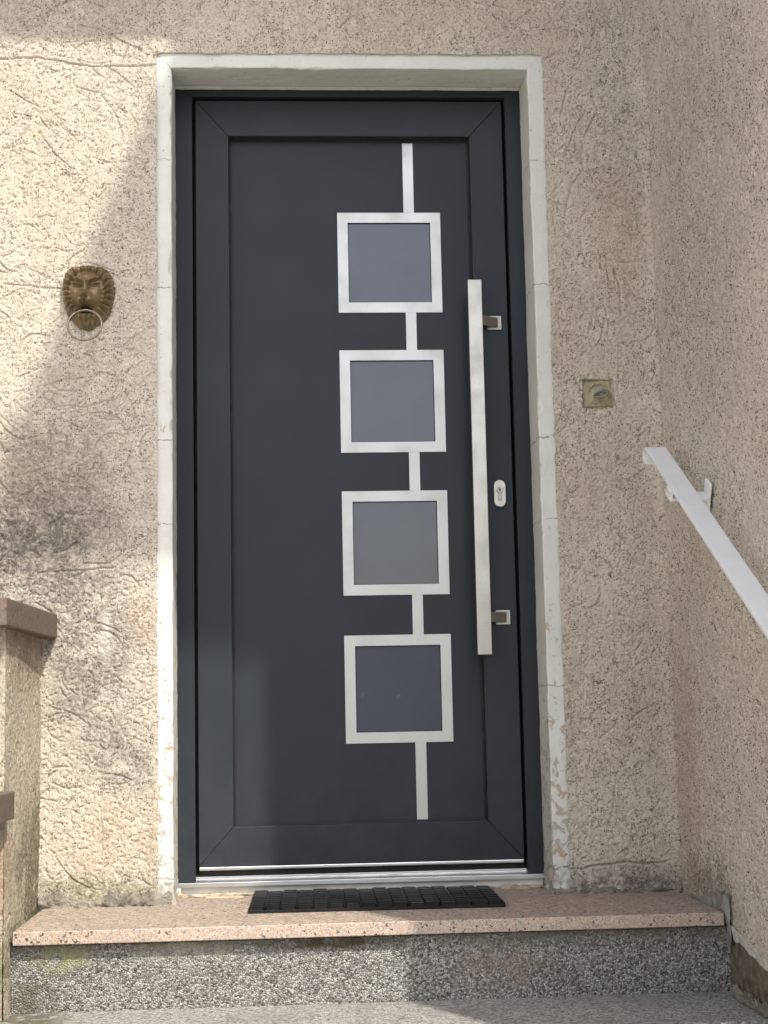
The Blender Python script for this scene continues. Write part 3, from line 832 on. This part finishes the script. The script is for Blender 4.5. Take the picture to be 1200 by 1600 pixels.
oval('cylinder', ecx, ecz+0.008, 0.0088, 0.00881, 0.1460, 0.1482, M_steel_dk, esc, 0.0008)
oval('cylinder', ecx, ecz+0.008, 0.0068, 0.00681, 0.1452, 0.1461, M_steel, esc, 0.0006)
prism('keyhole', [(ecx-0.003, ecz+0.0125), (ecx+0.003, ecz+0.0125), (ecx+0.0006, ecz+0.0035), (ecx-0.0006, ecz+0.0035)], 0.1446, 0.1453, 'y', M_mouth, esc)
# threshold
thr = prism('threshold', [(0.142, 0.0245), (0.142, 0.0355), (0.150, 0.0365), (0.172, 0.042), (0.172, 0.048), (0.20, 0.053), (0.20, 0.0245)], -0.4735, 0.478, 'x', M_alu, door, 0.0008)
box('drip_rail', sx0+0.001, sx1-0.001, 0.1535, 0.185, 0.0650, 0.0735, M_alu, door, 0.002)
box('sill_profile', -0.4655, 0.470, 0.1575, 0.20, 0.002, 0.0245, M_pvc, door)
box('brush_seal', sx0, sx1, 0.172, 0.186, 0.05, 0.066, M_seal, door)
bead('mortar_bead', (-0.475, 0.158, -0.001), (0.478, 0.158, -0.001), 0.016, 0.0085, 12, M_mortar_lt, steps, 0.9)
box('wood_shim', -0.40, -0.305, 0.118, 0.124, 0.0, 0.003, simple('pale_wood', (0.62, 0.50, 0.33), 0.7), steps)

# ------------------------------------------------------------------ doormat
mat_o = empty('doormat', (0.015, -0.045, 0.0), 'black rubber honeycomb doormat lying on the granite slab before the door', 'doormat')
mw, md, mt = 0.602, 0.375, 0.0150
mx0, my0 = -0.281, -0.232
def sheet():
    bm = bmesh.new()
    bm_box(bm, mx0+0.004, mx0+mw-0.004, my0+0.004, my0+md-0.004, 0.0012, 0.0045, 0.001, 1)
    return from_bm('base_sheet', bm, M_rubber, mat_o)
sheet()
ncol, nrow = 16, 10
cw = mw/ncol; rh = md/nrow
bm = bmesh.new()
pl = [(-cw*0.47, 0), (-cw*0.41, -rh*0.34), (cw*0.41, -rh*0.34), (cw*0.47, 0), (cw*0.41, rh*0.34), (-cw*0.41, rh*0.34)]
A = [bm.verts.new((p[0], p[1], 0.003)) for p in pl]; B = [bm.verts.new((p[0]*1.0, p[1]*1.0, 0.0115)) for p in pl]
T = [bm.verts.new((p[0]*0.97, p[1]*0.70, mt-0.001)) for p in pl]; T2 = [bm.verts.new((p[0]*0.78, p[1]*0.30, mt)) for p in pl]
bm.faces.new(T2)
for i in range(6):
    j = (i+1) % 6
    bm.faces.new((A[i], A[j], B[j], B[i])); bm.faces.new((B[i], B[j], T[j], T[i])); bm.faces.new((T[i], T[j], T2[j], T2[i]))
bmesh.ops.recalc_face_normals(bm, faces=bm.faces)
pad_me = bpy.data.meshes.new('pad'); bm.to_mesh(pad_me); bm.free(); pad_me.materials.append(M_rubber)
rng = random.Random(7)
for c_ in range(ncol):
    for r_ in range(nrow):
        o = bpy.data.objects.new('pad', pad_me); C.objects.link(o); o.parent = mat_o
        off = rh*0.5 if c_ % 2 else 0
        if c_ % 2 and r_ == nrow-1: 
            bpy.data.objects.remove(o); continue
        wx = mx0+cw*(c_+0.5); wy = my0+rh*(r_+0.5)+off
        o.location = (wx-0.015+rng.uniform(-.0004, .0004), wy+0.045+rng.uniform(-.0004, .0004), rng.uniform(-0.0006, 0.0006))
for c_ in range(ncol+1):
    bm = bmesh.new()
    xx = mx0+cw*c_; xx = min(max(xx, mx0+0.002), mx0+mw-0.002)
    bm_box(bm, xx-0.0012, xx+0.0012, my0, my0+md, 0.001, 0.0115, 0.0008, 1)
    from_bm('rib', bm, M_rubber, mat_o)
for yy in (my0, my0+md-0.005):
    box('edge', mx0, mx0+mw, yy-0.0005, yy+0.0045, 0.0008, 0.0075, M_rubber, mat_o, 0.001, 1)
mat_o.rotation_euler = (0, 0, R(-0.9))

# ------------------------------------------------------------------ lion head knocker
lion = empty('lion_head_knocker', (-0.684, 0.0, 1.53), 'bronze lion head knocker with a ring in its mouth on left wall', 'knocker')
def lion_head():
    x_l, x_r, z_t, z_b = -0.7495, -0.6178, 1.6105, 1.4465
    nx, nz = 150, 185
    s = np.linspace(222-8, 708+8, nx); t = np.linspace(210-8, 790+8, nz)        # drawing units
    S, T_ = np.meshgrid(s, t)
    cx = 448.0
    # outline half width by row
    rows = np.array([202, 210, 222, 240, 270, 320, 400, 480, 560, 620, 680, 715, 745, 770, 790, 798])
    lef = np.array([60, 150, 170, 188, 208, 222, 228, 222, 208, 192, 165, 128, 105, 72, 20, 0.0])
    rig = np.array([60, 150, 172, 195, 222, 244, 258, 250, 232, 215, 180, 135, 105, 72, 20, 0.0])
    lw = np.interp(T_, rows, lef); rw = np.interp(T_, rows, rig)
    lw = lw + 5*np.sin(T_*0.14); rw = rw+5*np.sin(T_*0.13+1)
    q = np.where(S < cx, (cx-S)/np.maximum(lw, 1), (S-cx)/np.maximum(rw, 1))
    inside_ = np.clip(1-q, 0, 1)*np.minimum(lw, rw)
    ed = np.minimum(inside_, np.minimum(np.abs(T_-206), np.abs(792-T_))*1.3)
    G = lambda a, b, sa, sb, rot=0.0: np.exp(-((((S-a)*math.cos(rot)+(T_-b)*math.sin(rot))/sa)**2+((-(S-a)*math.sin(rot)+(T_-b)*math.cos(rot))/sb)**2))
    h = 30*np.clip(ed/40, 0, 1)**0.5                                            # body
    ang = np.arctan2(T_-470, (S-cx)*1.0)
    rad = np.hypot((S-cx)/1.0, (T_-440)/1.15)
    maneW = 1/(1+np.exp(-(rad-168)/8))
    mane = 42*np.exp(-((rad-200)/55)**2)+22*np.cos(ang*24+0.02*rad)*np.clip(ed/25, 0, 1)+4*np.cos(ang*71+1)
    up_ = np.clip((640-T_)/60, 0, 1)
    h = h + maneW*mane*(0.55+0.45*up_)
    face = np.clip(1-((S-cx+2)/168)**2-((T_-440)/185)**2, 0, 1)**0.6
    h = h + 62*face
    h += 20*G(cx-6, 300, 90, 34)                                                # forehead
    h += 44*G(375, 335, 58, 16, 0.38) + 44*G(512, 335, 58, 16, -0.38)           # brows
    h -= 74*G(368, 388, 48, 28, 0.12) + 74*G(520, 386, 48, 28, -0.12)           # sockets
    h += 52*G(368, 391, 25, 13, 0.2) + 52*G(520, 389, 25, 13, -0.2)             # eyeballs
    h += 26*G(368, 370, 42, 7, 0.25) + 26*G(520, 368, 42, 7, -0.25)             # lids
    h += 20*G(368, 414, 40, 7, 0.1) + 20*G(520, 412, 40, 7, -0.1)
    h += 46*G(440, 400, 34, 75)                                                 # bridge
    h += 86*G(433, 492, 54, 34) + 14*G(433, 478, 58, 16)                        # nose
    h -= 26*G(412, 515, 12, 9) + 26*G(456, 515, 12, 9)
    h += 76*G(385, 545, 44, 38) + 76*G(487, 545, 44, 38)                        # muzzle
    h -= 20*G(436, 545, 7, 30)
    h += 14*G(330, 470, 40, 60)+14*G(545, 470, 40, 60)                          # cheeks
    h -= 105*G(436, 606, 36, 30)                                                 # mouth
    h -= 30*G(436, 632, 75, 12)
    h += 52*G(440, 678, 78, 34) + 26*G(440, 730, 70, 40)                        # chin and beard
    h += 5*np.cos((S-cx)*0.16+(T_*0.03))*np.clip((T_-690)/40, 0, 1)
    k = 0.131/486.0
    Y = -np.where(ed > 0.5, 0.004+h*k*1.15, -0.004)
    X = x_l+(S-222)/486*(x_r-x_l); Z = z_t-(T_-210)/580*(z_t-z_b)
    keep = (ed[:-1, :-1] > 0.2) | (ed[1:, 1:] > 0.2) | (ed[:-1, 1:] > 0.2) | (ed[1:, :-1] > 0.2)
    return grid_mesh('head', np.stack([X, Y, Z], -1), M_bronze, lion, keep=keep)
lion_head()
bm = bmesh.new()
pts = []
for k in range(56):
    a = 2*math.pi*k/56
    pts.append((-0.687+0.0425*math.cos(a), -0.066+0.012*math.sin(a), 1.4450+0.0420*math.sin(a)))
tube(bm, pts, 0.0030, 10, True)
from_bm('ring', bm, M_ring, lion, True)
bm = bmesh.new()
bmesh.ops.create_uvsphere(bm, u_segments=16, v_segments=10, radius=1.0)
bmesh.ops.scale(bm, vec=(0.0150, 0.006, 0.0120), verts=bm.verts)
bmesh.ops.translate(bm, vec=(-0.6875, -0.016, 1.4985), verts=bm.verts)
from_bm('mouth_hollow', bm, M_mouth, lion, True)

# ------------------------------------------------------------------ puttied box with cable stub
wbox = empty('cable_outlet', ((bx0+bx1)/2, 0.0, (bz0+bz1)/2), 'small square olive putty patch with coiled grey cable right of the door', 'outlet')
m = 60
a = np.linspace(0, 1, m)
A2, B2 = np.meshgrid(a, a)
X = bx0-0.004+A2*(bx1-bx0+0.008); Z = bz0-0.004+B2*(bz1-bz0+0.008)
edge_d = np.minimum(np.minimum(A2, 1-A2), np.minimum(B2, 1-B2))
Yp = 0.006+0.004*fbm(X*70, Z*70, 121, 3)-0.010*np.exp(-((X-0.634)/0.022)**2-((Z-1.268)/0.016)**2)+0.005*np.exp(-((edge_d-0.07)/0.03)**2)
Yp = Yp+0.006*np.exp(-((np.hypot(X-0.636, (Z-1.270)*1.1)-0.026)/0.004)**2)*np.clip(Z-1.262, 0, 0.02)/0.02
grid_mesh('putty', np.stack([X, Yp, Z], -1), M_putty, wbox)
bm = bmesh.new()
pts = []
for k in range(80):
    a = k/80*2*math.pi*2.3
    rr = 0.0205-0.0016*k/80*2.3
    pts.append((0.6365+rr*math.cos(a)+0.002*math.sin(a), -0.008-0.004*math.sin(a*0.5)-0.0022*k/80*2, 1.2685+0.0088*(1-0.25*k/80)*math.sin(a)+0.0035*math.cos(a)))
tube(bm, pts, 0.0029, 8)
from_bm('cable', bm, M_cable, wbox, True)

# ------------------------------------------------------------------ handrail
rail = empty('handrail', (0.72, -0.6, 0.85), 'white flat metal handrail sloping down the right side wall', 'handrail')
RXL, RXR = 0.6945, 0.7465
ya, za = -0.235, 1.0875; slope = 0.554
th = 0.008
def rail_pt(y): return za+(y-ya)*slope
dirv = Vector((0, -1, -slope)).normalized(); nrm = Vector((0, -slope, 1)).normalized()
def flat_strip(name, center, half, parent):
    """solid flat bar following (y,z,normal) list"""
    bm = bmesh.new(); rings = []
    for (y, z, ny, nz) in center:
        rings.append([bm.verts.new(p) for p in ((RXL, y, z), (RXR, y, z), (RXR, y-ny*th, z-nz*th), (RXL, y-ny*th, z-nz*th))])
    for A_, B_ in zip(rings[:-1], rings[1:]):
        for k in range(4): bm.faces.new((A_[k], A_[(k+1) % 4], B_[(k+1) % 4], B_[k]))
    bm.faces.new(rings[0]); bm.faces.new(rings[-1][::-1])
    bmesh.ops.recalc_face_normals(bm, faces=bm.faces)
    es = [e_ for e_ in bm.edges if len(e_.link_faces) == 2 and e_.calc_face_angle() > 0.9]
    bmesh.ops.bevel(bm, geom=es, offset=0.0012, segments=2, profile=0.5, affect='EDGES')
    return from_bm(name, bm, M_rail, parent)
cen = []
rc = 0.021
cy, cz = ya-nrm.y*rc, za-nrm.z*rc
a0 = math.atan2(nrm.z, nrm.y)
for k in range(13, 0, -1):
    a = a0 - k*math.pi*1.08/13
    cen.append((cy+rc*math.cos(a), cz+rc*math.sin(a), math.cos(a), math.sin(a)))
for k in range(0, 21):
    y = ya-1.5*k/20
    cen.append((y, rail_pt(y), nrm.y, nrm.z))
flat_strip('rail', cen, 0.02, rail)
def bracket(yc_):
    zc_ = rail_pt(yc_)
    def q(a, b): return (yc_+dirv.y*a+nrm.y*b, zc_+dirv.z*a+nrm.z*b)      # along / across the rail
    prism('wall_plate', [q(-0.020, -0.060), q(0.020, -0.060), q(0.020, 0.010), q(-0.020, 0.010)], WX-0.012, WX-0.005, 'x', M_rail, rail, 0.0012)
    prism('bracket', [q(-0.022, -0.030), q(0.022, -0.030), q(0.022, -0.023), q(-0.022, -0.023)], 0.6915, WX-0.012, 'x', M_rail, rail, 0.0012)
    prism('stay', [q(-0.022, -0.0235), q(0.022, -0.0235), q(0.022, -th), q(-0.022, -th)], 0.6920, 0.6985, 'x', M_rail, rail, 0.001)
bracket(-0.465); bracket(-1.45)

# ------------------------------------------------------------------ house added out of frame at left to bounce light onto the shaded walls
nb = empty('bounce_house', (-3.4, -4.0, GZ), 'cream rendered house added on the left to bounce light onto the walls', 'house')
M_cream = simple('cream_render', (0.80, 0.765, 0.69), 0.9, bumps=(90, 0.5, 0.003), var=0.04, vscale=2)
NX = -2.7
box('wall', NX-5, NX, -9.0, -1.0, GZ-0.2, 5.4, M_cream, nb)
prism('roof', [(NX+0.35, 5.4), (NX+0.35, 5.55), (NX-2.5, 7.2), (NX-5.35, 5.55), (NX-5.35, 5.4)], -9.3, -0.7, 'y', M_roof, nb)
for yw in (-7.4, -4.9, -2.6):
    wn = box('window', NX-0.01, NX+0.03, yw-0.55, yw+0.55, 2.9, 4.3, M_pvc, nb, 0.006)
    for k in (-1, 1): box('pane', NX+0.026, NX+0.034, yw+0.26*k-0.21, yw+0.26*k+0.21, 2.98, 4.22, M_pane, wn)

# ------------------------------------------------------------------ unseen polished balls added to put sun glints in the lowest pane
M_ball = simple('polished_ball', (0.85, 0.84, 0.82), 0.09, 1.0, var=0.02)
def glint_ball(x, y, zc_, r, label):
    e_ = empty('glint_ball', (x, y, GZ), label, 'post', 'polished balls added for glints in the lowest pane')
    bm = bmesh.new(); bmesh.ops.create_uvsphere(bm, u_segments=32, v_segments=20, radius=r)
    bmesh.ops.translate(bm, vec=(x, y, zc_), verts=bm.verts); from_bm('ball', bm, M_ball, e_, True)
    bm = bmesh.new(); tube(bm, [(x, y, GZ), (x, y, zc_-r*0.9)], 0.012, 12); from_bm('post', bm, M_plinth, e_, True)
glint_ball(0.75, -16.0, 0.69, 0.035, 'polished steel ball on a slim post added for a glint, left of the three before the hedge')
glint_ball(1.21, -16.0, 0.655, 0.045, 'largest polished steel ball on a slim post added for a glint, middle one before the hedge')
glint_ball(1.74, -16.0, 0.66, 0.03, 'smallest polished steel ball on a slim post added for a glint, right one before the hedge')

# ------------------------------------------------------------------ garden hedge across the path (seen only in reflections)
hedge = empty('garden_hedge', (0, -18.0, GZ), 'dark green clipped hedge across the path facing the house', 'hedge')
rng = np.random.default_rng(5)
nl = 16000
c0 = np.stack([rng.uniform(-16, 16, nl), -18+rng.uniform(-.6, .6, nl), GZ+2.85*rng.uniform(0, 1, nl)**0.9], 1)
d1 = rng.normal(size=(nl, 3)); d1 /= np.linalg.norm(d1, axis=1)[:, None]
d2 = np.cross(d1, rng.normal(size=(nl, 3))); d2 /= np.linalg.norm(d2, axis=1)[:, None]
Lq = rng.uniform(.07, .14, nl)[:, None]
V4 = np.stack([c0-d1*Lq, c0+d2*Lq*.5, c0+d1*Lq, c0-d2*Lq*.5], 1).reshape(-1, 3)
hl = link_mesh('leaves', np_mesh('leaves', V4, np.arange(nl*4).reshape(-1, 4)), simple('hedge_leaf', (0.05, 0.085, 0.03), 0.6, vscale=3, var=0.4), hedge)
hl['kind'] = 'stuff'
box('core', -15.9, 15.9, -18.45, -17.55, GZ, GZ+2.6, simple('hedge_core', (0.02, 0.03, 0.012), 0.9), hedge)
